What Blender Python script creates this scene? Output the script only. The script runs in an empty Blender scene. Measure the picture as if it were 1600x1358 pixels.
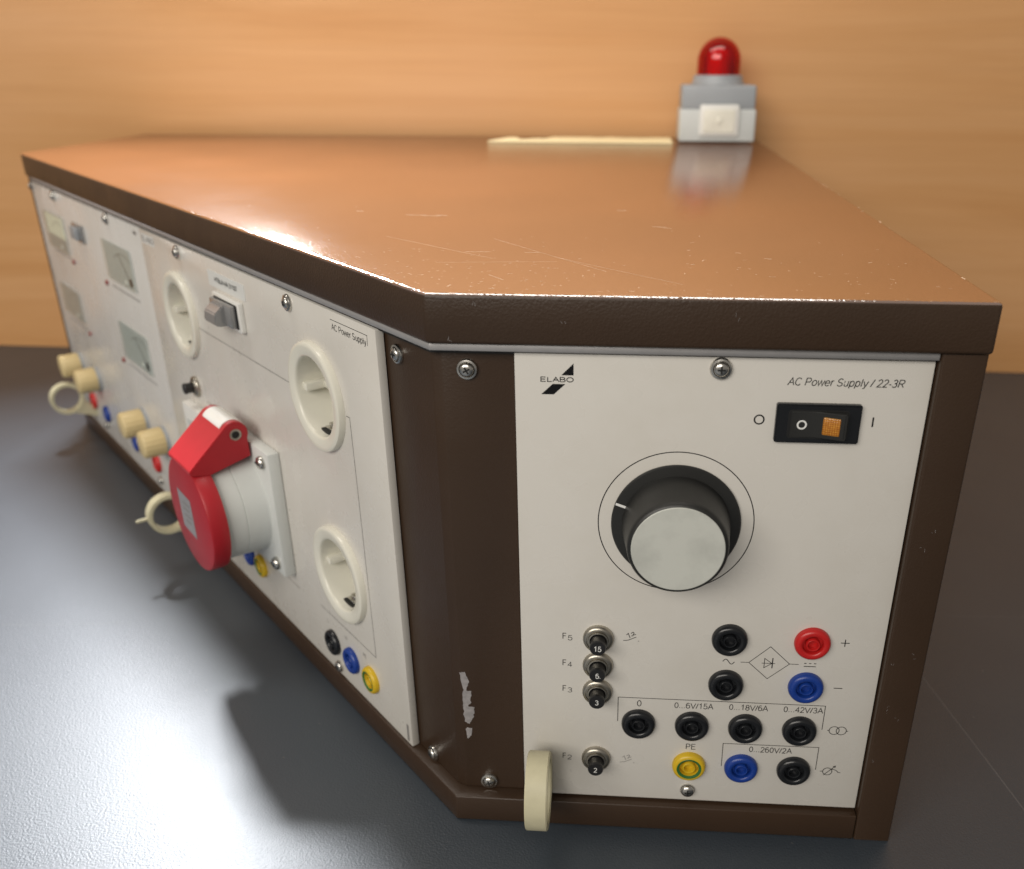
import bpy, bmesh, math, random
from mathutils import Matrix, Vector
random.seed(7)
SC = bpy.context.scene
COL = SC.collection
MM = 0.001

# ------------------------------------------------------------------ camera
PITCH, YAW, ROLL = 0.4409, -0.0652, -0.0016
FPX, PPX, PPY = 1411.65, 86.95, 79.05
cam = bpy.data.cameras.new('camera')
camo = bpy.data.objects.new('camera', cam)
COL.objects.link(camo)
cp, sp, cy, sy = math.cos(PITCH), math.sin(PITCH), math.cos(YAW), math.sin(YAW)
fw = Vector((sy * cp, cy * cp, -sp)); rt = Vector((cy, -sy, 0)); dn = fw.cross(rt)
cr, sr = math.cos(ROLL), math.sin(ROLL)
rt, dn = cr * rt + sr * dn, -sr * rt + cr * dn
m = Matrix.Identity(4)
for i in range(3):
    m[i][0], m[i][1], m[i][2] = rt[i], -dn[i], -fw[i]
m.translation = Vector((58.32, -254.96, 265.07)) * MM
camo.matrix_world = m
cam.sensor_fit = 'HORIZONTAL'; cam.sensor_width = 36.0
cam.lens = 36.0 * FPX / 1600
cam.shift_x = -PPX / 1600; cam.shift_y = PPY / 1600
cam.clip_start = 0.01; cam.clip_end = 50
cam.dof.use_dof = True
cam.dof.focus_distance = 0.302
cam.dof.aperture_fstop = 11.0
SC.camera = camo

# ------------------------------------------------------------------ light
wd = bpy.data.worlds.new('World'); SC.world = wd; wd.use_nodes = True
wd.node_tree.nodes['Background'].inputs[0].default_value = (1.0, 0.93, 0.85, 1)
wd.node_tree.nodes['Background'].inputs[1].default_value = 0.24
def area(name, loc, target, sx, sy_, power, col):
    l = bpy.data.lights.new(name, 'AREA'); l.shape = 'RECTANGLE'
    l.size = sx; l.size_y = sy_; l.energy = power; l.color = col
    o = bpy.data.objects.new(name, l); COL.objects.link(o)
    o.location = loc
    d = Vector(target) - Vector(loc)
    o.rotation_euler = d.to_track_quat('-Z', 'Y').to_euler()
    return o
area('wall_strip_lamp', (-0.395, 0.560, 0.585), (-0.12, -0.10, 0.0), 0.11, 0.06, 5.3, (0.93, 0.96, 1.0)).data.spread = math.radians(96)
area('ceiling_lamp_front', (-0.75, -1.65, 1.2), (0.0, 0.2, 0.1), 2.0, 0.9, 36.5, (1.0, 0.945, 0.86))
area('bench_lamp', (-0.15, 0.2, 1.05), (-0.15, 0.32, 0.0), 1.1, 0.14, 5.2, (1.0, 0.93, 0.84))
SC.view_settings.view_transform = 'Standard'
SC.view_settings.look = 'None'
SC.view_settings.exposure = 0.0
SC.view_settings.gamma = 1.0
SC.view_settings.use_curve_mapping = False

# ------------------------------------------------------------------ materials
def mat(name, col, rough=0.4, metal=0.0, spec=0.5, ior=1.5, **kw):
    M = bpy.data.materials.new(name); M.use_nodes = True
    b = M.node_tree.nodes['Principled BSDF']
    b.inputs['Base Color'].default_value = (*col, 1)
    b.inputs['Roughness'].default_value = rough
    b.inputs['Metallic'].default_value = metal
    b.inputs['Specular IOR Level'].default_value = spec
    b.inputs['IOR'].default_value = ior
    for k, v in kw.items():
        b.inputs[k].default_value = v
    return M
def nd(M, t, **kw):
    n = M.node_tree.nodes.new(t)
    for k, v in kw.items():
        if hasattr(n, k) and not isinstance(getattr(n, k), bpy.types.bpy_prop_collection): setattr(n, k, v)
        else: n.inputs[k].default_value = v
    return n
def lk(M, a, b): M.node_tree.links.new(a, b)
def bsdf(M): return M.node_tree.nodes['Principled BSDF']
def coords(M, scale=(1, 1, 1), rot=(0, 0, 0)):
    tc = nd(M, 'ShaderNodeTexCoord'); mp = nd(M, 'ShaderNodeMapping')
    mp.inputs['Scale'].default_value = scale; mp.inputs['Rotation'].default_value = rot
    lk(M, tc.outputs['Object'], mp.inputs['Vector']); return mp.outputs['Vector']
def noise(M, vec, scale, detail=4, rough=0.55, dist=0.0):
    n = nd(M, 'ShaderNodeTexNoise'); n.inputs['Scale'].default_value = scale
    n.inputs['Detail'].default_value = detail; n.inputs['Roughness'].default_value = rough
    n.inputs['Distortion'].default_value = dist
    lk(M, vec, n.inputs['Vector']); return n.outputs['Fac']
def ramp(M, fac, stops):
    r = nd(M, 'ShaderNodeValToRGB'); e = r.color_ramp.elements
    while len(e) < len(stops): e.new(0.5)
    for x, (p, c) in zip(e, stops):
        x.position = p; x.color = (*c, 1) if len(c) == 3 else c
    lk(M, fac, r.inputs['Fac']); return r.outputs['Color']
def mixc(M, fac, a, b, mode='MIX'):
    n = nd(M, 'ShaderNodeMix'); n.data_type = 'RGBA'; n.blend_type = mode
    for s, v in ((0, fac), (6, a), (7, b)):
        if isinstance(v, (int, float)): n.inputs[s].default_value = v
        elif isinstance(v, tuple): n.inputs[s].default_value = (*v, 1)
        else: lk(M, v, n.inputs[s])
    return n.outputs[2]
def bump(M, height, strength, dist):
    b = nd(M, 'ShaderNodeBump'); b.inputs['Strength'].default_value = strength
    b.inputs['Distance'].default_value = dist
    lk(M, height, b.inputs['Height']); lk(M, b.outputs['Normal'], bsdf(M).inputs['Normal'])
def maprange(M, v, a, b, c, d):
    n = nd(M, 'ShaderNodeMapRange'); lk(M, v, n.inputs['Value'])
    for i, x in zip(('From Min', 'From Max', 'To Min', 'To Max'), (a, b, c, d)): n.inputs[i].default_value = x
    return n.outputs['Result']

def brown_paint(name, col, grain, r0, r1, ior):
    M = mat(name, col, 0.35, spec=0.5 if ior > 2 else 0.36, ior=ior)
    v = coords(M)
    big = noise(M, v, 14, 3)
    c = mixc(M, maprange(M, big, 0.35, 0.7, 0, 1), col, tuple(x * 1.18 for x in col))
    lk(M, c, bsdf(M).inputs['Base Color'])
    sm = noise(M, v, 34, 4, 0.6)
    lk(M, maprange(M, sm, 0.3, 0.75, r0, r1), bsdf(M).inputs['Roughness'])
    vo = nd(M, 'ShaderNodeTexVoronoi'); vo.feature = 'SMOOTH_F1'; vo.inputs['Scale'].default_value = 1250
    vo.inputs['Smoothness'].default_value = 0.5
    wv = nd(M, 'ShaderNodeVectorMath'); wv.operation = 'ADD'
    nn = nd(M, 'ShaderNodeTexNoise'); nn.inputs['Scale'].default_value = 500; lk(M, v, nn.inputs['Vector'])
    sc = nd(M, 'ShaderNodeVectorMath'); sc.operation = 'SCALE'; sc.inputs['Scale'].default_value = 0.0016
    lk(M, nn.outputs['Color'], sc.inputs[0]); lk(M, v, wv.inputs[0]); lk(M, sc.outputs[0], wv.inputs[1])
    lk(M, wv.outputs[0], vo.inputs['Vector'])
    bump(M, vo.outputs['Distance'], grain, 0.0006)
    return M
BROWN = (0.040, 0.023, 0.0135)
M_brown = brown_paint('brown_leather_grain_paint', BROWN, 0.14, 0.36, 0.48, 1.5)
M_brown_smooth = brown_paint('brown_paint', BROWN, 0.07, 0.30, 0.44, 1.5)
M_lid = brown_paint('brown_lid_top_brightened', (0.150, 0.056, 0.020), 0.10, 0.085, 0.105, 6.0)  # brown raised so the colour carries part of the top's reflection

def panel_paint(name, col):
    M = mat(name, col, 0.3, spec=0.5)
    v = coords(M)
    a = noise(M, v, 22, 5, 0.6)
    c = mixc(M, maprange(M, a, 0.45, 0.75, 0, 0.55), col, tuple(x * y for x, y in zip(col, (0.88, 0.865, 0.83))))
    sp_ = noise(M, v, 480, 1, 0.4)
    c = mixc(M, maprange(M, sp_, 0.86, 0.88, 0, 0.6), c, (0.12, 0.11, 0.10))
    lk(M, c, bsdf(M).inputs['Base Color'])
    r = noise(M, v, 45, 3)
    lk(M, maprange(M, r, 0.3, 0.7, 0.22, 0.36), bsdf(M).inputs['Roughness'])
    fine = noise(M, v, 900, 2)
    bump(M, fine, 0.05, 0.0002)
    return M
M_panel = panel_paint('light_grey_panel_enamel', (0.64, 0.615, 0.57))
M_panel2 = panel_paint('light_grey_meter_panel_enamel', (0.62, 0.60, 0.57))

def dirty(name, col, rough, amt=0.25, scale=90, **kw):
    M = mat(name, col, rough, **kw)
    v = coords(M)
    a = noise(M, v, scale, 4, 0.6)
    c = mixc(M, maprange(M, a, 0.4, 0.75, 0, amt), col, tuple(x * 0.55 for x in col))
    lk(M, c, bsdf(M).inputs['Base Color'])
    b = noise(M, v, scale * 9, 2); bump(M, b, 0.06, 0.0003)
    return M
M_black = dirty('black_plastic', (0.012, 0.012, 0.013), 0.36, 0.2)
M_blackg = dirty('black_gloss_plastic', (0.010, 0.011, 0.013), 0.26, 0.2)
M_knob = dirty('dark_grey_knob_plastic', (0.018, 0.018, 0.017), 0.42, 0.3)
M_cap = dirty('satin_knob_cap', (0.60, 0.61, 0.56), 0.45, 0.5, 75, metal=0.1)
M_red = dirty('red_socket_plastic', (0.50, 0.014, 0.014), 0.33, 0.15)
M_blue = dirty('blue_socket_plastic', (0.008, 0.04, 0.25), 0.33, 0.15)
M_yellow = dirty('yellow_socket_plastic', (0.62, 0.41, 0.015), 0.35, 0.15)
M_green = dirty('green_ring_plastic', (0.03, 0.13, 0.03), 0.4, 0.2)
M_ceered = dirty('red_outlet_plastic', (0.40, 0.012, 0.020), 0.40, 0.28, 60)
M_ceegrey = dirty('light_grey_outlet_plastic', (0.62, 0.64, 0.62), 0.36, 0.12, 50)
M_white = dirty('white_plastic', (0.74, 0.735, 0.70), 0.3, 0.10, 60)
M_ivory = dirty('ivory_socket_plastic', (0.73, 0.71, 0.62), 0.24, 0.10, 60)
M_cream = dirty('cream_knob_plastic', (0.66, 0.52, 0.27), 0.42, 0.18, 60)
M_band = dirty('cream_ring_plastic', (0.58, 0.54, 0.37), 0.5, 0.3, 120)
M_lampgrey = dirty('grey_lamp_plastic', (0.30, 0.32, 0.34), 0.42, 0.12, 50)
M_lampwhite = dirty('pale_lamp_plastic', (0.52, 0.54, 0.53), 0.42, 0.12, 50)
M_steel = dirty('nickel_steel', (0.62, 0.60, 0.56), 0.24, 0.3, 300, metal=1.0)
M_nickel = dirty('worn_nickel_nut', (0.46, 0.43, 0.37), 0.34, 0.35, 300, metal=1.0)
M_alu = dirty('aluminium_trim', (0.40, 0.39, 0.39), 0.45, 0.2, 200, metal=0.4)
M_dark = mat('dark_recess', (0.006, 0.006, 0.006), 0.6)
M_core = mat('dark_brown_casing', (0.03, 0.022, 0.018), 0.5)
M_ink = mat('black_print', (0.007, 0.007, 0.008), 0.6, spec=0.15)
M_inkg = mat('faded_grey_print', (0.22, 0.21, 0.20), 0.5)
M_inkw = mat('white_print', (0.78, 0.78, 0.76), 0.5)
M_inkr = mat('red_print', (0.22, 0.03, 0.025), 0.5)
M_sticker = mat('pale_sticker', (0.70, 0.71, 0.69), 0.35)
M_chip = dirty('bare_primer', (0.33, 0.31, 0.31), 0.6, 0.85, 420)
M_scr = mat('pale_scratch', (0.68, 0.50, 0.35), 0.35)
M_silver = dirty('silver_label', (0.30, 0.29, 0.30), 0.4, 0.4, 300)
M_meterface = mat('grey_green_meter_face', (0.54, 0.55, 0.53), 0.5)
M_meterface2 = mat('warm_grey_meter_face', (0.47, 0.44, 0.41), 0.5)
M_creamrefl = mat('cream_pane_reflection', (0.96, 0.94, 0.78), 0.5)  # cream reflection in the glass, put in as colour
def clear(name, tint, rough, refl):
    M = bpy.data.materials.new(name); M.use_nodes = True; N = M.node_tree.nodes; N.remove(N['Principled BSDF'])
    a = N.new('ShaderNodeBsdfTransparent'); a.inputs[0].default_value = (*tint, 1)
    g = N.new('ShaderNodeBsdfGlossy'); g.inputs['Roughness'].default_value = rough
    lf = N.new('ShaderNodeLayerWeight'); lf.inputs['Blend'].default_value = 0.5
    pw_ = N.new('ShaderNodeMath'); pw_.operation = 'POWER'; pw_.inputs[1].default_value = 5.0; M.node_tree.links.new(lf.outputs['Facing'], pw_.inputs[0])
    lw = N.new('ShaderNodeMath'); lw.operation = 'MULTIPLY_ADD'; lw.inputs[1].default_value = 0.7 * refl; lw.inputs[2].default_value = 0.05 * refl; M.node_tree.links.new(pw_.outputs[0], lw.inputs[0])
    mx = N.new('ShaderNodeMixShader')
    for x, y in ((lw.outputs[0], mx.inputs[0]), (a.outputs[0], mx.inputs[1]), (g.outputs[0], mx.inputs[2]), (mx.outputs[0], N['Material Output'].inputs[0])): M.node_tree.links.new(x, y)
    return M
M_glass = clear('clear_pane', (0.95, 0.97, 0.96), 0.12, 0.5)
M_smoke = mat('smoked_plastic', (0.30, 0.30, 0.30), 0.18, metal=0.35)
M_paper = mat('cream_paper', (0.88, 0.76, 0.46), 0.7)
M_tick = mat('white_tick', (0.8, 0.8, 0.78), 0.5)

M_amber = mat('amber_lens', (0.80, 0.33, 0.03), 0.25)
_v = coords(M_amber)
_w = nd(M_amber, 'ShaderNodeTexVoronoi'); _w.inputs['Scale'].default_value = 1500; _w.inputs['Randomness'].default_value = 0.15
lk(M_amber, _v, _w.inputs['Vector'])
lk(M_amber, ramp(M_amber, _w.outputs['Distance'], [(0.1, (0.80, 0.40, 0.06)), (0.7, (0.33, 0.10, 0.008))]), bsdf(M_amber).inputs['Base Color'])
bump(M_amber, _w.outputs['Distance'], 0.5, 0.0004)

M_dome = clear('red_lamp_glass', (0.84, 0.08, 0.14), 0.06, 1.0)
M_bulb = mat('red_inner_lens', (0.90, 0.06, 0.10), 0.3)

M_wood = mat('beech_wall_board', (0.5, 0.29, 0.13), 0.42, spec=0.35)
_v = coords(M_wood, (0.55, 1, 5.5), (0, 0.035, 0))
_a = noise(M_wood, _v, 1.9, 6, 0.62, 1.2)
_v2 = coords(M_wood, (1.2, 1, 34), (0, 0.05, 0))
_b = noise(M_wood, _v2, 4.5, 5, 0.65, 0.4)
_c = ramp(M_wood, _a, [(0.30, (0.52, 0.255, 0.094)), (0.48, (0.59, 0.312, 0.130)), (0.70, (0.65, 0.365, 0.172))])
_c = mixc(M_wood, maprange(M_wood, _b, 0.35, 0.72, 0, 0.24), _c, (0.44, 0.215, 0.078))
_v3 = coords(M_wood, (1.0, 1, 1.8))
_d = noise(M_wood, _v3, 3.2, 3)
_c = mixc(M_wood, maprange(M_wood, _d, 0.45, 0.7, 0, 0.35), _c, (0.65, 0.352, 0.180))
_v4 = coords(M_wood, (1.0, 1, 2.6), (0, 0.06, 0))
_k = nd(M_wood, 'ShaderNodeTexVoronoi'); _k.inputs['Scale'].default_value = 3.1; lk(M_wood, _v4, _k.inputs['Vector'])
_c = mixc(M_wood, maprange(M_wood, _k.outputs['Distance'], 0.012, 0.045, 0.55, 0.0), _c, (0.20, 0.085, 0.03))
lk(M_wood, _c, bsdf(M_wood).inputs['Base Color'])

M_table = mat('charcoal_table_laminate', (0.026, 0.030, 0.035), 0.42, spec=0.8)
_v = coords(M_table)
_a = noise(M_table, _v, 9, 5, 0.6)
_c = mixc(M_table, maprange(M_table, _a, 0.3, 0.7, 0, 1), (0.030, 0.041, 0.054), (0.038, 0.049, 0.062))
_s = noise(M_table, _v, 1500, 1, 0.4)
_c = mixc(M_table, maprange(M_table, _s, 0.74, 0.80, 0, 0.35), _c, (0.14, 0.14, 0.15))
lk(M_table, _c, bsdf(M_table).inputs['Base Color'])
_r = noise(M_table, _v, 30, 4, 0.65)
lk(M_table, maprange(M_table, _r, 0.3, 0.7, 0.455, 0.48), bsdf(M_table).inputs['Roughness'])
_g = noise(M_table, _v, 1150, 2, 0.5)
bump(M_table, _g, 0.30, 0.0005)

# ------------------------------------------------------------------ mesh helpers (millimetres)
def finish(bm, name, M, parent=None, mw=None, smooth=40, cache=None):
    me = bm if isinstance(bm, bpy.types.Mesh) else None
    if me is None:
        bmesh.ops.recalc_face_normals(bm, faces=bm.faces)
        bm.transform(Matrix.Scale(MM, 4))
        me = bpy.data.meshes.new(name); bm.to_mesh(me); bm.free()
        if smooth:
            for p in me.polygons: p.use_smooth = True
            me.set_sharp_from_angle(angle=math.radians(smooth))
        me.materials.append(M)
    o = bpy.data.objects.new(name, me); COL.objects.link(o)
    place(o, parent, mw)
    return o
WORLD = {}
def place(o, parent, mw):
    pw = WORLD.get(parent.name, Matrix.Identity(4)) if parent else Matrix.Identity(4)
    w = mw if mw is not None else pw.copy()
    WORLD[o.name] = w
    if parent: o.parent = parent
    o.matrix_basis = pw.inverted() @ w
def empty(name, mw, parent=None):
    o = bpy.data.objects.new(name, None); COL.objects.link(o); o.empty_display_size = 0.01
    place(o, parent, mw); return o
def T(x, y, z): return Matrix.Translation(Vector((x, y, z)) * MM)

def lathe(prof, n=48, x=0, y=0, scallop=None):
    bm = bmesh.new(); rings = []
    for r, w in prof:
        if r < 1e-6: rings.append([bm.verts.new((x, y, w))]); continue
        ring = []
        for i in range(n):
            a = 2 * math.pi * i / n
            rr = r
            if scallop and r > scallop[0]: rr = r - scallop[1] * (0.5 + 0.5 * math.cos(scallop[2] * a))
            ring.append(bm.verts.new((x + rr * math.cos(a), y + rr * math.sin(a), w)))
        rings.append(ring)
    for A, B in zip(rings, rings[1:]):
        if len(A) == 1 and len(B) == 1: continue
        for i in range(n):
            j = (i + 1) % n
            if len(A) == 1: bm.faces.new((A[0], B[i], B[j]))
            elif len(B) == 1: bm.faces.new((A[i], A[j], B[0]))
            else: bm.faces.new((A[i], A[j], B[j], B[i]))
    return bm
def box(x0, x1, y0, y1, z0, z1, bev=0.0, seg=2, bm=None):
    b = bmesh.new()
    bmesh.ops.create_cube(b, size=1)
    for v in b.verts:
        v.co = Vector(((x0 + x1) / 2 + v.co.x * (x1 - x0), (y0 + y1) / 2 + v.co.y * (y1 - y0), (z0 + z1) / 2 + v.co.z * (z1 - z0)))
    if bev: bmesh.ops.bevel(b, geom=list(b.edges), offset=bev, segments=seg, affect='EDGES', profile=0.5)
    if bm is not None:
        me = bpy.data.meshes.new('t'); b.to_mesh(me); bm.from_mesh(me); bpy.data.meshes.remove(me); b.free(); return bm
    return b
def prism(poly, z0, z1, bev=0.0, seg=2, vert_only=False):
    bm = bmesh.new()
    lo = [bm.verts.new((p[0], p[1], z0)) for p in poly]; hi = [bm.verts.new((p[0], p[1], z1)) for p in poly]
    n = len(poly)
    bm.faces.new(lo[::-1]); bm.faces.new(hi)
    for i in range(n):
        j = (i + 1) % n; bm.faces.new((lo[i], lo[j], hi[j], hi[i]))
    bmesh.ops.recalc_face_normals(bm, faces=bm.faces)
    if bev: bmesh.ops.bevel(bm, geom=list(bm.edges), offset=bev, segments=seg, affect='EDGES', profile=0.5)
    return bm
def rrect(x0, x1, y0, y1, r, n=5):
    pts = []
    for cx, cy_, a0 in ((x1 - r, y1 - r, 0), (x0 + r, y1 - r, 90), (x0 + r, y0 + r, 180), (x1 - r, y0 + r, 270)):
        for i in range(n + 1):
            a = math.radians(a0 + 90 * i / n); pts.append((cx + r * math.cos(a), cy_ + r * math.sin(a)))
    return pts
def stroke(lines, width, w=0.06, bm=None):
    bm = bm or bmesh.new()
    for ln in lines:
        P = [Vector(p) for p in ln]
        closed = (P[0] - P[-1]).length < 1e-6 and len(P) > 2
        n = len(P); L, R = [], []
        for i, p in enumerate(P):
            if closed: a, b = P[(i - 1) % (n - 1)], P[(i + 1) % (n - 1)]
            else: a, b = P[max(i - 1, 0)], P[min(i + 1, n - 1)]
            d1 = (p - a).normalized() if (p - a).length > 1e-9 else None
            d2 = (b - p).normalized() if (b - p).length > 1e-9 else None
            d = ((d1 or d2) + (d2 or d1))
            d = d.normalized() if d.length > 1e-6 else d1
            nn = Vector((-d.y, d.x)); k = 1.0
            if d1 and d2:
                c = max(0.4, nn.dot(Vector((-d1.y, d1.x)))); k = 1 / c
            L.append(bm.verts.new((*(p + nn * width / 2 * k), w))); R.append(bm.verts.new((*(p - nn * width / 2 * k), w)))
        for i in range(n - 1): bm.faces.new((R[i], R[i + 1], L[i + 1], L[i]))
    return bm
def circ(x, y, rx, ry=None, n=36, a0=0, a1=360):
    ry = ry or rx
    return [(x + rx * math.cos(math.radians(a0 + (a1 - a0) * i / n)), y + ry * math.sin(math.radians(a0 + (a1 - a0) * i / n))) for i in range(n + 1)]
def flat(polys, w=0.06):
    bm = bmesh.new()
    for p in polys: bm.faces.new([bm.verts.new((*q, w)) for q in p])
    return bm
def arc(cx, cy_, rx, ry, a0, a1, n=12):
    return [(cx + rx * math.cos(math.radians(a0 + (a1 - a0) * k / n)), cy_ + ry * math.sin(math.radians(a0 + (a1 - a0) * k / n))) for k in range(n + 1)]
GL = {
 'A': (.93, [[(.03, 0), (.465, 1), (.9, 0)], [(.19, .36), (.74, .36)]]),
 'B': (.93, [[(.12, 0), (.12, 1), (.5, 1)] + arc(.52, .76, .24, .24, 90, -90) + [(.12, .52)], [(.12, .52), (.55, .52)] + arc(.55, .26, .28, .26, 90, -90) + [(.12, 0)]]),
 'C': (1.0, [arc(.5, .5, .42, .5, 40, 320, 20)]),
 'E': (.93, [[(.8, 1), (.13, 1), (.13, 0), (.82, 0)], [(.13, .53), (.75, .53)]]),
 'F': (.85, [[(.78, 1), (.13, 1), (.13, 0)], [(.13, .53), (.7, .53)]]),
 'H': (1.0, [[(.12, 0), (.12, 1)], [(.85, 0), (.85, 1)], [(.12, .52), (.85, .52)]]),
 'L': (.78, [[(.12, 1), (.12, 0), (.7, 0)]]),
 'N': (1.0, [[(.12, 0), (.12, 1), (.84, 0), (.84, 1)]]),
 'O': (1.08, [arc(.54, .5, .46, .5, 0, 360, 28)]),
 'P': (.93, [[(.13, 0), (.13, 1), (.5, 1)] + arc(.52, .73, .27, .27, 90, -90) + [(.13, .46)]]),
 'R': (1.0, [[(.13, 0), (.13, 1), (.52, 1)] + arc(.56, .74, .26, .26, 90, -90) + [(.13, .48)], [(.5, .46), (.86, 0)]]),
 'S': (.93, [arc(.45, .74, .31, .26, 25, 270) + arc(.45, .245, .34, .245, 90, -165)]),
 'T': (.85, [[(.04, 1), (.8, 1)], [(.42, 1), (.42, 0)]]),
 'V': (.93, [[(.03, 1), (.46, 0), (.9, 1)]]),
 '0': (.78, [arc(.39, .5, .29, .5, 0, 360, 24)]),
 '1': (.78, [[(.18, .76), (.44, 1), (.44, 0)]]),
 '2': (.78, [arc(.39, .71, .28, .29, 165, -25) + [(.1, 0), (.7, 0)]]),
 '3': (.78, [arc(.37, .75, .26, .25, 160, -90) + arc(.37, .26, .3, .26, 90, -160)]),
 '4': (.78, [[(.54, 0), (.54, 1), (.06, .3), (.74, .3)]]),
 '5': (.78, [[(.64, 1), (.2, 1), (.13, .5)] + arc(.37, .32, .31, .32, 130, -160)]),
 '6': (.78, [arc(.42, .6, .33, .4, 55, 180) + arc(.39, .32, .3, .32, 180, -180, 22)]),
 '7': (.78, [[(.1, 1), (.68, 1), (.3, 0)]]),
 '8': (.78, [arc(.39, .75, .25, .25, 0, 360, 20), arc(.39, .26, .3, .26, 0, 360, 20)]),
 'o': (.78, [arc(.39, .36, .31, .36, 0, 360, 20)]),
 'w': (1.0, [[(.03, .72), (.25, 0), (.5, .7), (.75, 0), (.97, .72)]]),
 'e': (.78, [[(.1, .38), (.69, .38)] + arc(.39, .36, .31, .36, 5, 320, 18)]),
 'r': (.47, [[(.12, 0), (.12, .72)], [(.12, .42)] + arc(.36, .43, .23, .28, 170, 75, 6)]),
 'u': (.75, [[(.12, .72), (.12, .25)] + arc(.37, .26, .25, .26, 180, 340), [(.62, .72), (.62, 0)]]),
 'p': (.78, [[(.12, -.28), (.12, .72)], arc(.4, .36, .28, .36, 0, 360, 20)]),
 'l': (.31, [[(.14, 0), (.14, 1)]]),
 'y': (.7, [[(.04, .72), (.35, .02)], [(.67, .72), (.32, -.2), (.1, -.27)]]),
 '/': (.39, [[(.0, 0), (.36, 1)]]), '-': (.47, [[(.06, .35), (.4, .35)]]), '.': (.36, [[(.16, 0), (.16, .13)]]), ' ': (.36, [])}
def text(s, x0, x1, y0, cap, w=0.06, shear=0.0, bold=0.0, rot=0.0):
    adv = 0; lines = []
    for ch in s:
        a, L_ = GL[ch]
        lines += [[(adv + x + shear * y, y) for x, y in l] for l in L_]; adv += a + .04
    xs = [p[0] for l in lines for p in l]; a, b = min(xs), max(xs)
    wt = cap * (0.105 + 3.2 * bold)
    bm = bmesh.new()
    for k, l in enumerate(lines):
        stroke([[(x0 + wt / 2 + (x - a) / max(b - a, .01) * (x1 - x0 - wt), y0 + wt / 2 + y * (cap - wt)) for x, y in l]], wt, w + 0.002 * k, bm)
    return bm
def boolean_holes(bm, circles, depth=20):
    me = bpy.data.meshes.new('p'); bm.to_mesh(me); bm.free(); o = bpy.data.objects.new('p', me); COL.objects.link(o)
    cut = bmesh.new()
    for (x, y, r) in circles:
        b = lathe([(0, -depth), (r, -depth), (r, depth), (0, depth)], 64, x, y)
        mt = bpy.data.meshes.new('c'); bmesh.ops.recalc_face_normals(b, faces=b.faces); b.to_mesh(mt); cut.from_mesh(mt); b.free()
    mc = bpy.data.meshes.new('c'); cut.to_mesh(mc); cut.free(); oc = bpy.data.objects.new('c', mc); COL.objects.link(oc)
    md = o.modifiers.new('b', 'BOOLEAN'); md.object = oc; md.operation = 'DIFFERENCE'; md.solver = 'EXACT'
    dg = bpy.context.evaluated_depsgraph_get()
    r = bmesh.new(); mm = bpy.data.meshes.new_from_object(o.evaluated_get(dg)); r.from_mesh(mm)
    for x in (o, oc): COL.objects.unlink(x); bpy.data.objects.remove(x)
    return r

# ------------------------------------------------------------------ frames of the two faces
ANG = 0.7549
OFF, OFFL = 4.39, 1.82
dS = Vector((-math.sin(ANG), math.cos(ANG), 0)); nO = -Vector((math.cos(ANG), math.sin(ANG), 0))
def FRONT(u, v, w=0.0):
    M_ = Matrix(((1, 0, 0, 0), (0, 0, -1, 0), (0, 1, 0, 0), (0, 0, 0, 1)))
    M_.translation = Vector((u, OFF - w, v)) * MM; return M_
def LEFT(s, v, w=0.0):
    x, y, z = -dS, Vector((0, 0, 1)), nO
    M_ = Matrix.Identity(4)
    for i in range(3): M_[i][0], M_[i][1], M_[i][2] = x[i], y[i], z[i]
    M_.translation = (dS * s + nO * (w - OFFL) + Vector((0, 0, v))) * MM; return M_
def lp(s, off):                       # plan point at s along the long face, off inward
    q = dS * s - nO * off; return (q.x, q.y)
def corner(offl, offf):               # plan corner of the two offset planes
    s = (offf - (-nO * offl).y) / dS.y
    return lp(s, offl)

W, HT, LH, LL, DD = 162.86, 204.13, 15.16, 544.2, 578.0
CX, CY = (dS * LL).x, (dS * LL).y

# ------------------------------------------------------------------ setting
def setting(o): o['kind'] = 'structure'; return o
bm = box(-1100, 1100, -700, 640, -30, 0, 1.0)
table = setting(finish(bm, 'table_top', M_table))
bm = bmesh.new()
a, b = Vector((-1100, 608.4, 0)), Vector((1100, 566.6, 0))
t = Vector((0, 22, 0))
vs = [bm.verts.new(p) for p in (a, b, b + t, a + t)]; vt = [bm.verts.new(p + Vector((0, 0, 900))) for p in (a, b, b + t, a + t)]
bm.faces.new(vs[::-1]); bm.faces.new(vt)
for i in range(4): bm.faces.new((vs[i], vs[(i + 1) % 4], vt[(i + 1) % 4], vt[i]))
for v in bm.verts: v.co.z += 0.3
wall = setting(finish(bm, 'wood_wall', M_wood, smooth=0))

# ------------------------------------------------------------------ power supply
PS = empty('power_supply', Matrix.Identity(4))
PS['label'] = 'brown and grey bench AC power supply with angled socket panel and round control knob'
PS['category'] = 'power supply'
I4 = Matrix.Identity(4)

lidpoly = [(0, 0), (W, 0), (W, DD), (CX, DD), (CX, CY)]
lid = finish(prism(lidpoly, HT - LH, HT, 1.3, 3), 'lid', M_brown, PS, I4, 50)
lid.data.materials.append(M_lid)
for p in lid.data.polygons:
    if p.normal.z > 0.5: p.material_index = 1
# top colour lightened in place of wall reflection; apron keeps the darker brown, coarser grain
core = [corner(34, 40), (W - 4, 40), (W - 4, DD - 3), (CX + 4, DD - 3), (CX + 4, lp(LL, 34)[1] + 20)]
finish(prism(core, 2, HT - LH - 0.3), 'casing', M_core, PS, I4)
# side panel on the right: flange and side sheet
bm = prism(rrect(149.3, W - 0.5, 1.6, DD - 2, 0.8, 3), 0.2, HT - LH - 0.25)
finish(bm, 'side_panel', M_brown_smooth, PS, I4)
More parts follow.
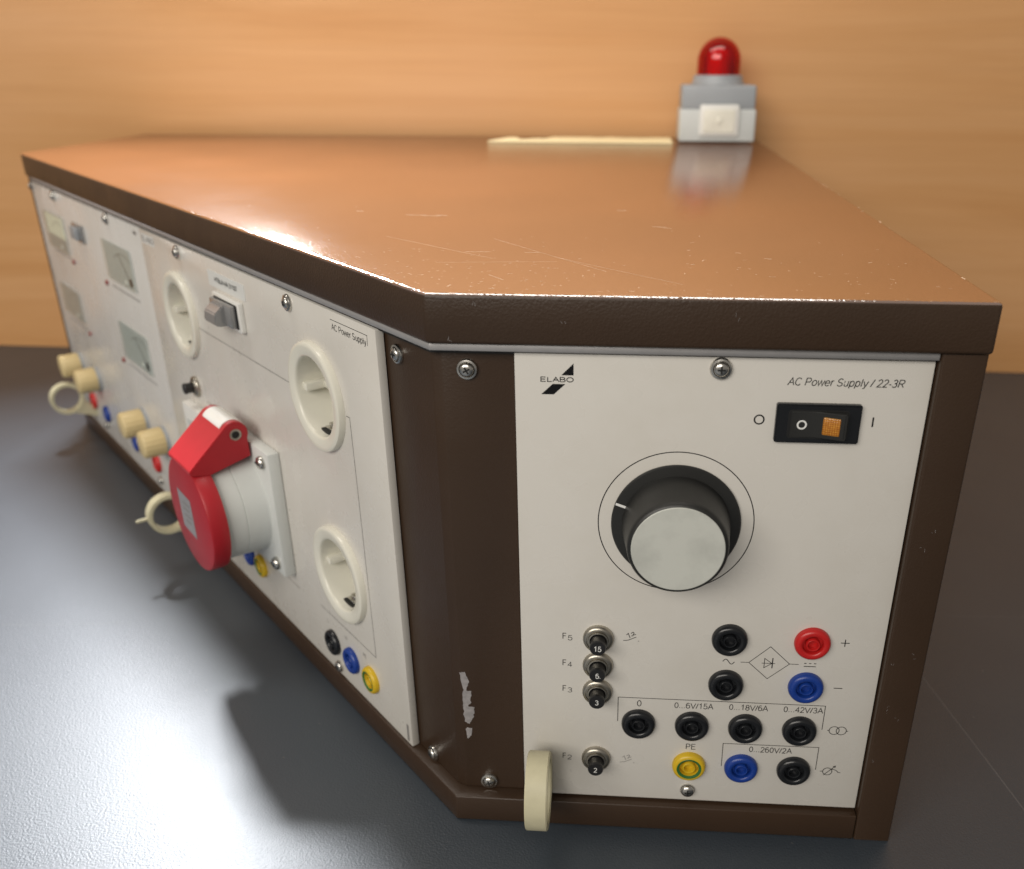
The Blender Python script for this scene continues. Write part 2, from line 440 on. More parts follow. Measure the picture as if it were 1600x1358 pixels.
# end panel on the far left
bm = prism([lp(LL - 2.6, 2.2), lp(LL - 0.4, 1.4), (CX + 0.6, DD - 2), (CX + 3.4, DD - 2)], 0.2, HT - LH - 0.25)
finish(bm, 'end_panel', M_brown_smooth, PS, I4)
# base rail along both faces
A1, A2 = corner(0.5, 1.6), corner(12, 12)
rail = [lp(LL - 3, 0.5), A1, (149.0, 1.6), (149.0, 12), A2, lp(LL - 3, 12)]
finish(prism(rail, 0.2, 11.6, 0.5, 2), 'base_rail', M_brown_smooth, PS, I4, 50)
# corner post: two faces and a broad chamfer
pl, pf = 5.4, 7.3
c0 = Vector(corner(pl, pf)); dL = Vector((dS.x, dS.y)); dF = Vector((1, 0))
pc = [c0 + dL * 37, c0 + dL * 2.0, c0 + dF * 2.0, (25.0, pf), (25.0, pf + 6), (c0.x + 8, pf + 8), tuple(Vector(lp(38, pl + 6)))]
finish(prism([tuple(p) for p in pc], 11.7, HT - LH - 2.9, 0.45, 2), 'corner_post', M_brown_smooth, PS, I4, 20)
# aluminium trim strips under the lid
B1, B2 = corner(1.6, 2.2), corner(9, 9)
tr = [lp(LL - 4, 1.6), B1, (148.9, 2.2), (148.9, 9), B2, lp(LL - 4, 9)]
finish(prism(tr, HT - LH - 2.5, HT - LH - 0.15, 0.2, 1), 'trim_strip', M_alu, PS, I4, 50)
bm = prism([lp(LL - 4, 3.2), corner(3.2, 5), (148.9, 5), (148.9, 10), corner(10, 10), lp(LL - 4, 10)], HT - LH - 3.9, HT - LH - 2.52)  # near-black strip painted in for the shadow gap below the trim
finish(bm, 'trim_shadow_gap', M_dark, PS, I4)

# --- panels
PF = finish(box(25.25, 148.74, 12.9, 185.6, -2.8, 0, 0.35, 2), 'control_panel', M_panel, PS, FRONT(0, 0), 30)
SCH = [(86.0, 148.6), (237.5, 149.5), (84.8, 70.6)]
bm = boolean_holes(box(-287.6, -35.5, 11.9, 185.3, -3.2, 0, 0.35, 2), [(-s, z, 19.5) for s, z in SCH])
PL = finish(bm, 'socket_panel', M_panel, PS, LEFT(0, 0), 30)
PM = finish(box(-541.0, -288.3, 11.9, 185.3, -3.2, 0, 0.35, 2), 'meter_panel', M_panel2, PS, LEFT(0, 0), 30)

def pr(bm, parent, name='printed_marking', M_=None):
    return finish(bm, name, M_ or M_ink, parent, None, 0)

# --- print on the control panel
pr(flat([[(39.4, 178.95), (43.1, 178.95), (43.1, 182.7)], [(33.3, 172.8), (37.1, 172.8), (40.6, 176.15), (36.8, 176.15)]]), PF, 'maker_logo')
pr(text('ELABO', 33.1, 43.15, 176.75, 1.65, bold=0.018), PF, 'lettering')
pr(text('AC Power Supply / 22-3R', 106.7, 140.9, 177.35, 2.55, shear=0.22), PF, 'lettering')
pr(stroke([circ(76.2, 130.0, 24.9, n=90)], 0.32), PF, 'dial_ring')
pr(stroke([circ(99.5, 166.3, 1.42, 1.42)], 0.45), PF, 'off_mark')
pr(stroke([[(133.35, 167.9), (133.35, 164.8)]], 0.5), PF, 'on_mark')
for s_, z_ in (('F5', 83.2), ('F4', 72.0), ('F3', 60.9), ('F2', 30.1)):
    pr(text(s_[0], 39.7, 41.1, z_ + 0.35, 2.55), PF, 'lettering'); pr(text(s_[1], 41.5, 43.1, z_ - 0.15, 2.2), PF, 'lettering')
for dx, dz in ((0, 0), (0.1, -54.1)):
    L_ = [[(60.7, 83.9), (62.3, 84.1), (65.1, 85.5)], [(61.7, 86.2), (62.3, 86.9), (63.0, 85.0)], [(63.2, 86.9), (63.9, 87.5), (64.3, 87.1), (63.9, 86.2), (65.0, 86.6)], [(63.3, 85.9), (64.0, 85.9)]]
    pr(stroke([[(x + dx, y + dz) for x, y in l] for l in L_], 0.24), PF, 'handwritten_mark', M_ink if dz == 0 else M_inkg)
    pr(stroke([[(65.7 + dx, 83.9 + dz), (66.1 + dx, 83.85 + dz)]], 0.3), PF, 'handwritten_mark', M_inkg)
pr(stroke([[(59.6, 48.9), (59.55, 59.6), (132.3, 59.55), (132.3, 49.0)]], 0.24), PF, 'bracket_line')
pr(stroke([[(98.1, 30.2), (98.0, 40.8), (132.2, 40.9), (132.2, 30.5)]], 0.24), PF, 'bracket_line')
for s_, x0, x1, y, c in (('0', 66.3, 67.9, 55.9, 2.7), ('0...6V/15A', 79.6, 93.4, 55.85, 2.5), ('0...18V/6A', 98.9, 112.6, 56.1, 2.5), ('0...42V/3A', 118.0, 131.8, 56.15, 2.5), ('PE', 84.7, 88.3, 37.3, 2.6), ('0...260V/2A', 107.5, 122.9, 37.4, 2.5)):
    pr(text(s_, x0, x1, y, c), PF, 'lettering')
pr(stroke([[(104.1, 76.85), (110.95, 83.7), (118.0, 76.85), (110.95, 70.3), (104.1, 76.85)], [(101.3, 76.85), (104.1, 76.85)], [(118.0, 76.85), (121.1, 76.85)]], 0.22), PF, 'rectifier_symbol')
pr(stroke([[(109.4, 78.8), (109.4, 74.9), (112.0, 76.8), (109.4, 78.8)], [(108.5, 76.8), (113.1, 76.8)]], 0.22), PF, 'rectifier_symbol')
pr(stroke([[(112.15, 79.1), (112.15, 74.8)]], 0.36), PF, 'rectifier_symbol')
pr(stroke([[(95.2 + 4.0 * i / 16, 76.85 + 1.0 * math.sin(2 * math.pi * i / 16)) for i in range(17)]], 0.28), PF, 'ac_symbol')
pr(stroke([[(122.9, 76.15), (127.0, 76.15)], [(122.9, 77.4), (123.7, 77.4)], [(124.55, 77.4), (125.35, 77.4)], [(126.2, 77.4), (127.0, 77.4)]], 0.3), PF, 'dc_symbol')
pr(stroke([[(134.15, 86.35), (137.1, 86.35)], [(135.6, 87.8), (135.6, 84.9)]], 0.32), PF, 'plus_mark')
pr(stroke([[(134.1, 67.45), (137.1, 67.45)]], 0.3), PF, 'minus_mark')
pr(stroke([circ(136.6, 48.9, 1.75, 1.75), circ(139.1, 48.9, 1.75, 1.75), [(134.2, 48.9), (134.85, 48.9)], [(140.85, 48.9), (141.5, 48.9)]], 0.26), PF, 'transformer_symbol')
pr(stroke([circ(136.5, 30.0, 1.65, 1.65), [(135.2, 28.2), (139.0, 32.5)], [(138.2, 32.4), (139.1, 32.7), (139.0, 31.8)], [(133.9, 30.0), (134.85, 30.0)], circ(138.0, 28.4, 2.7, 2.7, 12, 95, 30), [(140.3, 29.75), (141.2, 29.7)]], 0.26), PF, 'transformer_symbol')

# --- printed lines on the socket panel (local x = -s)
def sx(l): return [(-s, z) for s, z in l]
pr(stroke([sx([(218.5, 147.4), (108.6, 147.0)]), sx([(63.6, 147.2), (61.0, 147.2)]), sx([(61.0, 147.2), (60.5, 41.9), (111.6, 42.2)])], 0.24), PL, 'circuit_line')
pr(stroke([sx([(68.2, 182.2), (41.3, 182.2), (41.5, 178.6)])], 0.22), PL, 'bracket_line')
pr(text('AC Power Supply', -67.8, -42.2, 178.5, 2.4), PL, 'lettering')
for s_, s0 in (('L', 106.5), ('N', 89.2), ('PE', 72.8)): pr(text(s_, -s0, -s0 + (1.5 if len(s_) == 1 else 2.9), 35.8, 2.1), PL, 'lettering', M_inkg)
for l_ in ([(224.5, 107.5), (214.0, 107.3)], [(150.2, 40.2), (134.0, 40.0)]): pr(stroke([sx(l_)], 0.24), PL, 'circuit_line')
pr(flat([sx([(37.6, 21.5), (39.2, 21.5), (39.2, 13.2), (37.6, 13.2)])]), PL, 'small_label', M_inkg)
pr(flat([sx([(285.5, 183.3), (265.0, 183.3), (265.0, 178.3), (285.5, 178.3)])], 0.05), PL, 'logo_label', M_sticker)
pr(text('ELABO', -284.5, -266.0, 179.4, 2.9, 0.1, bold=0.02), PL, 'lettering', M_inkg)
pr(stroke([sx([(300, 181.5), (294, 181.5)])], 1.8), PM, 'small_label', M_inkg)

# --- screws
screw_mesh = {}
def screw(mw, washer=True, r=1.0):
    key = (washer, r)
    if key not in screw_mesh:
        prof = [(3.35, 0), (3.4, 0.5), (3.1, 1.1), (2.5, 1.25), (2.35, 0.9), (2.3, 0.8)] if washer else [(2.9, 0), (2.9, 0.9), (2.6, 1.7)]
        hd = [(2.28, 0.6), (2.25, 1.35), (2.05, 1.75), (1.55, 2.08), (0.8, 2.22), (0, 2.26)]
        if not washer: prof = [(2.7, 0), (2.75, 0.7)]; hd = [(2.5, 0.5), (2.5, 1.2), (2.2, 1.7), (1.5, 2.05), (0.7, 2.2), (0, 2.24)]
        o = finish(lathe([(a * r, b * r) for a, b in prof], 32), 'screw', M_steel, PS, mw, 35)
        h = finish(lathe([(a * r, b * r) for a, b in hd], 32), 'screw_head', M_steel, o, mw, 50)
        b = bmesh.new(); box(-1.15 * r, 1.15 * r, -0.26 * r, 0.26 * r, 1.3 * r, 2.30 * r, bm=b); box(-0.26 * r, 0.26 * r, -1.15 * r, 1.15 * r, 1.3 * r, 2.305 * r, bm=b)
        c = finish(b, 'cross_recess', M_dark, o, mw, 0)
        screw_mesh[key] = (o.data, h.data, c.data); return o
    d = screw_mesh[key]
    rot = mw @ Matrix.Rotation(random.uniform(0, 1.5), 4, 'Z')
    o = finish(d[0], 'screw', None, PS, rot); finish(d[1], 'screw_head', None, o, rot); finish(d[2], 'cross_recess', None, o, rot)
    return o
screw(FRONT(86.9, 182.2)); screw(FRONT(86.4, 18.2), False)
wP = pf - OFF
screw(FRONT(10.4, 179.4, -wP)); screw(FRONT(11.4, 15.4, -wP))
wL = pl - OFFL
for s_, z_, w_ in ((103.5, 181.3, 0), (229.0, 181.5, 0), (349.0, 182.6, 0), (475.5, 182.0, 0), (27.5, 178.6, -wL), (24.5, 14.6, -wL), (98.0, 16.5, 0), (346.5, 19.5, 0), (468.0, 21.0, 0)):
    screw(LEFT(s_, z_, w_), not (z_ < 30 and w_ == 0))
mm_ = Matrix(((0, 0, -1, 0), (-1, 0, 0, 0), (0, 1, 0, 0), (0, 0, 0, 1))); mm_.translation = Vector((CX + 0.8, CY + 4, 181.5)) * MM
screw(mm_)

# --- banana sockets
sock_cache = {}
def socket(mw, col):
    M_ = {'black': M_blackg, 'red': M_red, 'blue': M_blue, 'yellow': M_yellow}[col]
    if col not in sock_cache:
        a = lathe([(6.1, 0), (6.1, 1.0), (5.85, 1.8), (5.35, 2.3), (4.8, 2.45), (4.1, 2.4), (3.6, 2.15), (3.45, 1.8), (3.4, 0.12), (0, 0.12)], 40)
        b = lathe([(2.4, 0.1), (2.35, 1.9), (2.15, 2.1), (1.85, 2.05), (1.7, 1.8), (1.65, 0.2), (0, 0.2)], 32)
        o = finish(a, 'banana_socket', M_, PS, mw, 45); p = finish(b, 'insert', M_, o, mw, 45)
        g = None
        if col == 'yellow': g = finish(lathe([(4.55, 2.42), (4.45, 2.5), (4.1, 2.46), (3.6, 2.22), (3.5, 1.9)], 40), 'green_ring', M_green, o, mw, 45)
        sock_cache[col] = (o.data, p.data, g.data if g else None)
    else:
        d = sock_cache[col]
        o = finish(d[0], 'banana_socket', None, PS, mw); finish(d[1], 'insert', None, o, mw)
        if d[2]: finish(d[2], 'green_ring', None, o, mw)
    o['label'] = col + (' and green' if col == 'yellow' else '') + ' safety banana socket'
    return o
for x in (67.1, 86.2, 105.2, 124.3): socket(FRONT(x, 48.5), 'black')
socket(FRONT(86.2, 30.0), 'yellow'); socket(FRONT(105.2, 30.1), 'blue'); socket(FRONT(124.2, 30.1), 'black')
socket(FRONT(96.8, 86.2), 'black'); socket(FRONT(124.6, 86.1), 'red'); socket(FRONT(96.9, 67.3), 'black'); socket(FRONT(124.4, 67.6), 'blue')
for s_, c_ in ((101.5, 'black'), (83.8, 'blue'), (66.3, 'yellow')): socket(LEFT(s_, 27.6), c_)
for s_, c_ in ((181.0, 'yellow'), (196.5, 'blue'), (212.0, 'black')): socket(LEFT(s_, 31.2), c_)
for s_, c_ in ((347, 'red'), (391, 'blue'), (461, 'blue'), (497, 'red')): socket(LEFT(s_, 31.5), c_)

# --- push-button breakers
def breaker(mw, num, face):
    nut = finish(lathe([(5.35, 0), (5.4, 0.9), (5.1, 1.6), (4.5, 2.0), (4.2, 2.05), (4.05, 1.7), (3.6, 1.75), (3.45, 2.3), (3.0, 2.4), (2.85, 2.0), (2.8, 0.5)], 60, scallop=(5.2, 0.16, 30)), 'breaker_button', M_nickel, PS, mw, 40)
    finish(lathe([(2.7, 0.3), (2.65, 5.0), (2.75, 5.3), (2.85, 5.7), (2.8, 6.4), (2.6, 6.75), (0, 6.8)], 36), 'button', M_black, nut, mw, 40)
    if num: finish(text(num, -0.62 * len(num.replace('.', '')), 0.62 * len(num.replace('.', '')) + (0.5 if '.' in num else 0), -1.05, 2.2, 6.86, bold=0.006), 'button_number', M_inkw, nut, mw, 0)
    return nut
for z_, n_ in ((84.6, '15'), (73.4, '6.'), (62.0, '3'), (31.5, '2')): breaker(FRONT(52.1, z_), n_, 0)
breaker(LEFT(236.5, 112.4), None, 1)

# --- control knob
KN = FRONT(76.2, 130.0)
kn = finish(lathe([(20.7, 0.3), (20.75, 0.9), (20.4, 1.3), (17.2, 1.6), (16.0, 1.6)], 96), 'control_knob', M_knob, PS, KN, 30)
finish(lathe([(17.3, 1.4), (17.1, 4), (16.3, 10), (15.75, 15.2), (15.5, 16.6), (15.0, 17.3), (14.5, 17.5), (14.3, 17.25)], 96), 'knob_grip', M_knob, kn, KN, 40)
finish(lathe([(14.35, 16.9), (14.35, 17.45), (14.15, 17.6), (0, 17.62)], 96), 'knob_cap', M_cap, kn, KN, 30)
a_ = math.radians(160)
finish(stroke([[(20.6 * math.cos(a_), 20.6 * math.sin(a_)), (17.0 * math.cos(a_), 17.0 * math.sin(a_))]], 0.85, 1.62), 'pointer_mark', M_tick, kn, KN, 0)

# --- rocker switch
RW = FRONT(116.8, 165.85)
bz = prism(rrect(-12.6, 12.6, -6.2, 6.2, 0.7, 4), 0, 1.9, 0)
bmesh.ops.bevel(bz, geom=[e for e in bz.edges if all(abs(v.co.z - 1.9) < 1e-4 for v in e.verts)], offset=0.5, segments=2, affect='EDGES')
rk = finish(bz, 'rocker_switch', M_blackg, PS, RW, 40)
prof = [(-8.4, 0.8), (-8.4, 2.0), (-8.0, 2.35), (-0.5, 2.45), (6.6, 4.7), (7.5, 4.75), (8.1, 4.2), (8.5, 1.0)]
bm = bmesh.new()
A_ = [bm.verts.new((x, -4.15, w)) for x, w in prof]; B_ = [bm.verts.new((x, 4.15, w)) for x, w in prof]
bm.faces.new(A_); bm.faces.new(B_[::-1])
for i in range(len(prof)): j = (i + 1) % len(prof); bm.faces.new((A_[i], B_[i], B_[j], A_[j]))
bmesh.ops.recalc_face_normals(bm, faces=bm.faces)
bmesh.ops.bevel(bm, geom=list(bm.edges), offset=0.28, segments=2, affect='EDGES')
finish(bm, 'rocker', M_knob, rk, RW, 40)
finish(prism(rrect(-9.0, 9.0, -4.6, 4.6, 1.0, 4), 1.5, 1.92), 'rocker_well', M_dark, rk, RW, 0)
finish(stroke([circ(-4.9, 0.0, 1.25, 1.25)], 0.5, 2.46), 'rocker_mark', M_inkw, rk, RW, 0)
sl = math.atan2(4.7 - 2.45, 7.1)
LW = RW @ T(3.6, 0, 3.77) @ Matrix.Rotation(-sl, 4, 'Y')
finish(box(-2.55, 2.55, -2.75, 2.75, -0.6, 0.32, 0.3, 2), 'amber_lens', M_amber, rk, LW, 40)

# --- schuko outlets
def schuko(s_, z_):
    mw = LEFT(s_, z_)
    o = finish(lathe([(21.6, 0.02), (21.6, 1.5), (21.25, 2.4), (20.6, 2.75), (19.6, 2.8), (16.6, 2.35), (16.1, 2.15), (15.8, 1.7), (15.6, 0.9), (15.4, -13.5), (0, -13.5)], 72), 'wall_outlet', M_ivory, PS, mw, 35)
    for sgn in (-1, 1):
        b = bmesh.new(); box(sgn * 13.9 - 1.9, sgn * 13.9 + 1.9, -1.6, 1.6, -13.4, -0.6, 0.5, 2, b)
        finish(b, 'guide_rib', M_ivory, o, mw, 40)
        b = bmesh.new(); box(-3.2, 3.2, sgn * 14.2 - 0.6, sgn * 14.2 + 0.6, -13, -2.4, 0.3, 2, b); box(-2.2, 2.2, sgn * 12.9 - 0.9, sgn * 12.9 + 0.9, -10.5, -3.6, 0.6, 2, b)
        finish(b, 'earth_clip', M_steel, o, mw, 40)
        finish(box(-3.9, 3.9, sgn * 15.1 - 0.8, sgn * 15.1 + 0.8, -13.2, -1.2), 'earth_slot', M_dark, o, mw, 0)
        finish(lathe([(2.5, -13.42), (2.5, -13.38), (0, -13.38)], 24, sgn * 7.5, -4.6), 'pin_hole', M_dark, o, mw, 0)
    finish(box(-12.3, 12.3, -1.5, 1.5, -13.45, -8.0, 0.5, 2), 'contact_bar', M_ivory, o, mw, 40)
    return o
for s_, z_ in SCH: schuko(s_, z_)

# --- breaker with smoked hood and its sticker
bm_w = LEFT(167.5, 165.2)
cb = finish(prism(rrect(-15.5, 15.5, -6.6, 6.6, 0.8, 3), 0, 2.2, 0.4, 2), 'circuit_breaker', M_white, PS, bm_w, 40)
finish(prism(rrect(-13.2, 13.2, -5.2, 5.2, 0.6, 3), 2.0, 2.4), 'breaker_recess', M_dark, cb, bm_w, 0)
finish(box(-12.6, 11.8, -4.8, 4.8, 2.2, 4.8, 0.7, 2), 'breaker_hood', M_smoke, cb, bm_w, 40)
b = bmesh.new()
P_ = [(-4.6, 4.0), (4.2, 4.0), (4.2, 5.5), (1.2, 9.2), (-3.4, 9.8), (-4.6, 8.0)]
A_ = [b.verts.new((-7.5, y, w)) for y, w in P_]; B_ = [b.verts.new((5.5, y, w)) for y, w in P_]
b.faces.new(A_); b.faces.new(B_[::-1])
for i in range(len(P_)): j = (i + 1) % len(P_); b.faces.new((A_[i], B_[i], B_[j], A_[j]))
bmesh.ops.recalc_face_normals(b, faces=b.faces); bmesh.ops.bevel(b, geom=list(b.edges), offset=0.5, segments=2, affect='EDGES')
finish(b, 'breaker_lever', M_smoke, cb, bm_w, 40)
st_w = LEFT(169.0, 176.6)
stk = finish(prism(rrect(-21, 21, -3.5, 3.5, 0.5, 3), 0.02, 0.22), 'name_sticker', M_sticker, PS, st_w, 0)
finish(text('HTBLA-VA 31107', -13.0, 13.0, -0.9, 2.3, 0.28, bold=0.02), 'lettering', M_ink, stk, st_w, 0)

# --- three-phase outlet
CE = LEFT(167.5, 76.5)
fl = bmesh.new(); box(-32, 32, -29.5, 32.5, 0.02, 5.7, 0.9, 2, fl)
ce = finish(fl, 'three_phase_outlet', M_ceegrey, PS, CE, 40)
finish(lathe([(25.6, 5.5), (25.2, 6.6), (24.8, 15.7), (24.45, 15.95), (24.45, 16.15), (24.75, 16.4), (24.5, 26.5), (23, 26.6)], 80), 'socket_barrel', M_ceegrey, ce, CE, 30)
finish(lathe([(26.0, 25.0), (27.1, 25.4), (27.4, 27.0), (27.4, 32.0), (26.9, 33.0), (25.8, 33.4), (0, 33.5)], 80), 'hinged_cover', M_ceered, ce, CE, 35)
finish(flat([[(-12.5, 9.5), (4.5, 8.5), (5.0, -11.0), (-12.0, -10.0)]], 33.56), 'rating_label', M_silver, ce, CE, 0)
finish(stroke([[(-7.5, 4.0), (2.2, 4.6)], [(-7.3, 1.0), (1.0, 1.6)], [(-7.1, -2.2), (2.6, -1.6)], [(-7.0, -5.2), (0.5, -4.7)]], 0.9, 33.62), 'rating_print', M_inkg, ce, CE, 0)
# hinge arm: profile in (y, w), extruded along x
def extr(prof, x0, x1, bev=0.0):
    b = bmesh.new()
    A_ = [b.verts.new((x0, y, w)) for y, w in prof]; B_ = [b.verts.new((x1, y, w)) for y, w in prof]
    b.faces.new(A_); b.faces.new(B_[::-1]); n = len(prof)
    for i in range(n): j = (i + 1) % n; b.faces.new((A_[i], B_[i], B_[j], A_[j]))
    bmesh.ops.recalc_face_normals(b, faces=b.faces)
    if bev: bmesh.ops.bevel(b, geom=[e for e in b.edges if len(e.link_faces) == 2 and e.calc_face_angle(0) > 0.5], offset=bev, segments=2, affect='EDGES')
    return b
hy, hw, hr = 38.6, 12.0, 5.8
arc = [(hy + hr * math.cos(math.radians(t_)), hw + hr * math.sin(math.radians(t_))) for t_ in range(40, -121, -20)]
arm = [(hy - 11.5, 6.6)] + [p for p in arc][::-1] + [(26.4, 34.2), (24.4, 33.9), (22.5, 26.0)]
finish(extr(arm, -13.8, 15.1, 0.4), 'hinge_arm', M_ceered, ce, CE, 35)
finish(extr([(hy + (hr + 0.35) * math.cos(math.radians(t_)), hw + (hr + 0.35) * math.sin(math.radians(t_))) for t_ in range(150, -100, -12)], -9.5, 11.4), 'hinge_knuckle', M_white, ce, CE, 35)
pin = CE @ T(15.1, hy, hw) @ Matrix.Rotation(math.pi / 2, 4, 'Y')
finish(lathe([(2.6, 0), (2.55, 0.35), (1.75, 0.4), (1.6, -0.2)], 28), 'hinge_pin', M_nickel, ce, pin, 35)
finish(lathe([(1.65, 0.1), (0, 0.1)], 24), 'hinge_pin_hole', M_dark, ce, pin, 0)
for x_, y_ in ((25.5, 27.0), (25.5, -24.0), (-25.5, 27.0), (-25.5, -24.0)):
    s0 = CE @ T(x_, y_, 5.7)
    finish(lathe([(3.1, 0), (3.1, 1.0), (2.7, 2.0), (1.6, 2.6), (0, 2.7)], 28), 'flange_screw', M_steel, ce, s0, 40)
    finish(box(-2.2, 2.2, -0.3, 0.3, 2.0, 2.75), 'flange_screw_slot', M_dark, ce, s0, 0)

# --- white fuse cover beside the outlet
FC = LEFT(226, 79)
fc = finish(prism(rrect(-24.5, 24.5, -23, 23, 1.5, 4), 0.02, 5.2, 0.5, 2), 'fuse_cover', M_white, PS, FC, 40)
finish(prism(rrect(-19, 19, -16, 15, 1.0, 3), 5.1, 5.5), 'fuse_window', M_meterface, fc, FC, 0)

# --- knobs on the meter panel
kc = None
for s_ in (317.5, 357.5, 466.5, 512.0):
    mw = LEFT(s_, 57.0)
    if kc is None:
        k_ = finish(lathe([(8.9, 0.02), (8.9, 1.0), (8.4, 1.8), (6.5, 1.9)], 48), 'range_knob', M_lampgrey, PS, mw, 40)
        c_ = finish(lathe([(8.4, 1.9), (8.6, 2.6), (8.35, 13.2), (7.9, 14.2), (7.0, 14.7), (0, 14.8)], 72, scallop=(7.5, 0.35, 18)), 'knob_cap', M_cream, k_, mw, 40)
        kc = (k_.data, c_.data)
    else:
        k_ = finish(kc[0], 'range_knob', None, PS, mw); finish(kc[1], 'knob_cap', None, k_, mw)

# --- meters
def meter(s0, s1, z0, z1, face, needle=True, cream=False):
    sc_, zc = (s0 + s1) / 2, (z0 + z1) / 2; hw_, hh = (s1 - s0) / 2, (z1 - z0) / 2
    mw = LEFT(sc_, zc)
    outer = rrect(-hw_, hw_, -hh, hh, 1.6, 4)
    o = finish(prism(outer, 0.02, 0.35), 'panel_meter', face, PS, mw, 0)
    if cream: finish(flat([rrect(-hw_ + 2, hw_ - 2, -hh * 0.25, hh - 1.0, 1, 3)], 0.4), 'pane_reflection', M_creamrefl, o, mw, 0)  # painted patch where the pane reflects something bright
    finish(stroke([circ(hw_ * 0.35, -hh * 0.75, hw_ * 0.95, hh * 1.35, 20, 55, 135)], 0.5, 0.42), 'scale_arc', M_inkg, o, mw, 0)
    if needle:
        finish(stroke([[(hw_ * 0.62, -hh * 0.62), (hw_ * 0.05, hh * 0.55)]], 0.5, 0.5), 'needle', M_ink, o, mw, 0)
        finish(lathe([(2.6, 0.35), (2.4, 0.75), (0, 0.8)], 20, hw_ * 0.66, -hh * 0.66), 'needle_hub', M_black, o, mw, 40)
    finish(lathe([(1.6, 0.35), (1.3, 0.85), (0, 0.95)], 20, hw_ * 0.28, -hh * 0.8), 'zero_screw', M_white, o, mw, 40)
    finish(prism(rrect(-hw_, hw_, -hh, hh, 1.6, 4), 1.05, 1.55, 0), 'meter_pane', M_glass, o, mw, 40)
    return o
meter(313, 368, 146.5, 169.5, M_meterface)
meter(314, 368, 97.5, 120.5, M_meterface)
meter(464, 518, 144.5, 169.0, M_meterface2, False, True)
meter(465, 517, 97.5, 118.5, M_meterface2, False)
for s0, s1, z_ in ((367, 312.5, 141.6), (367, 312.5, 92.6), (511, 462, 142.0), (511, 462, 92.6)):
    pr(stroke([sx([(s0, z_), (s1, z_)])], 0.8), PM, 'slot_line', M_inkg)
for s_, z_ in ((381, 140.6), (381, 91.7), (460.5, 140.5), (460.5, 91.2)):
    mw = LEFT(s_ - 3, z_ + 0.6)
    finish(lathe([(1.7, 0.02), (1.6, 0.7), (1.0, 1.3), (0, 1.5)], 20), 'indicator_lamp', M_inkr, PS, mw, 50)
TG = LEFT(423, 165)
tg = finish(prism(rrect(-11.5, 11.5, -5.6, 5.6, 0.8, 3), 0.02, 1.6, 0.3, 2), 'toggle_switch', M_smoke, PS, TG, 40)
finish(box(-7.5, 7.5, -3.8, 3.8, 1.5, 4.2, 0.6, 2), 'toggle_rocker', M_lampgrey, tg, TG, 40)

# --- cable rings
def ring(mw, ro, rz, co, cz, zatt, width, tail=False):
    # local: x along panel, y up, z outward
    n = 56; th = 2.9 if width > 7.5 else 2.3
    b = bmesh.new(); rows = []
    for i in range(n):
        a = 2 * math.pi * i / n
        o1 = Vector((cz + rz * math.sin(a), co + ro * math.cos(a))); i1 = Vector((cz + (rz - th) * math.sin(a), co + (ro - th) * math.cos(a)))
        rows.append([b.verts.new((-width / 2, *o1)), b.verts.new((width / 2, *o1)), b.verts.new((width / 2, *i1)), b.verts.new((-width / 2, *i1))])
    for i in range(n):
        A_, B_ = rows[i], rows[(i + 1) % n]
        for k in range(4): b.faces.new((A_[k], A_[(k + 1) % 4], B_[(k + 1) % 4], B_[k]))
    bmesh.ops.recalc_face_normals(b, faces=b.faces)
    bmesh.ops.bevel(b, geom=[e for e in b.edges if len(e.link_faces) == 2 and e.calc_face_angle(0) > 1.0], offset=0.35, segments=2, affect='EDGES')
    o = finish(b, 'cable_ring', M_band, PS, mw, 50)
    b = bmesh.new()
    P_ = [(cz - rz + 0.3, co + 1), (cz - rz + 0.2, co - 3), (zatt - 2.5, 0.02), (zatt + 4.5, 0.02), (cz - 0.3 * rz, co - ro + 0.4), (cz - 0.75 * rz, co - ro * 0.62)]
    A_ = [b.verts.new((-width / 2 + 0.3, y, w)) for y, w in P_]; B_ = [b.verts.new((width / 2 - 0.3, y, w)) for y, w in P_]
    b.faces.new(A_); b.faces.new(B_[::-1])
    for i in range(len(P_)): j = (i + 1) % len(P_); b.faces.new((A_[i], B_[i], B_[j], A_[j]))
    finish(b, 'ring_foot', M_band, o, mw, 30)
    if tail: finish(box(-0.8, 0.8, cz - 1.0, cz + 0.6, co + ro - 0.6, co + ro + 6.0, 0.3, 1), 'ring_tail', M_band, o, mw, 40)
    return o
ring(FRONT(32.2, 0), 12.5, 14.6, 15.5, 29.0, 17, 7.8)
ring(LEFT(500, 0), 11.4, 11.6, 17.5, 36.5, 22, 7.0)
ring(LEFT(265, 0), 11.4, 11.6, 19.5, 34.5, 20, 7.0, True)

# --- chipped paint on the corner post
def blob(pts, jit, rnd):
    out = []
    n = len(pts)
    for i in range(n):
        p, q = Vector(pts[i]), Vector(pts[(i + 1) % n])
        for k in range(5):
            t_ = k / 5; r = p.lerp(q, t_); out.append((r.x + rnd.uniform(-jit, jit), r.y + rnd.uniform(-jit, jit)))
    return out
rn = random.Random(3)
mid = (Vector(c0) + dL * 1.0 + Vector(c0) + dF * 3.4) / 2
CH = Matrix.Identity(4)
nx = Vector((1, 0, 0)); nz = Vector((0, -1, 0)); ny = Vector((0, 0, 1))
CHW = FRONT(0, 0, -wP)
chips = [[(2.3, 65.2), (3.9, 65.6), (5.5, 61.5), (4.6, 58.6), (3.0, 58.2)], [(3.3, 58.9), (4.4, 58.9), (4.5, 56.4), (3.5, 56.4)], [(3.0, 57.0), (6.1, 57.2), (5.7, 52.0), (4.6, 49.6), (2.9, 50.2)], [(2.8, 50.4), (7.0, 50.0), (6.5, 45.4), (4.9, 42.0), (3.2, 43.2)], [(3.4, 40.2), (5.7, 40.3), (5.0, 35.8), (3.9, 35.0)]]
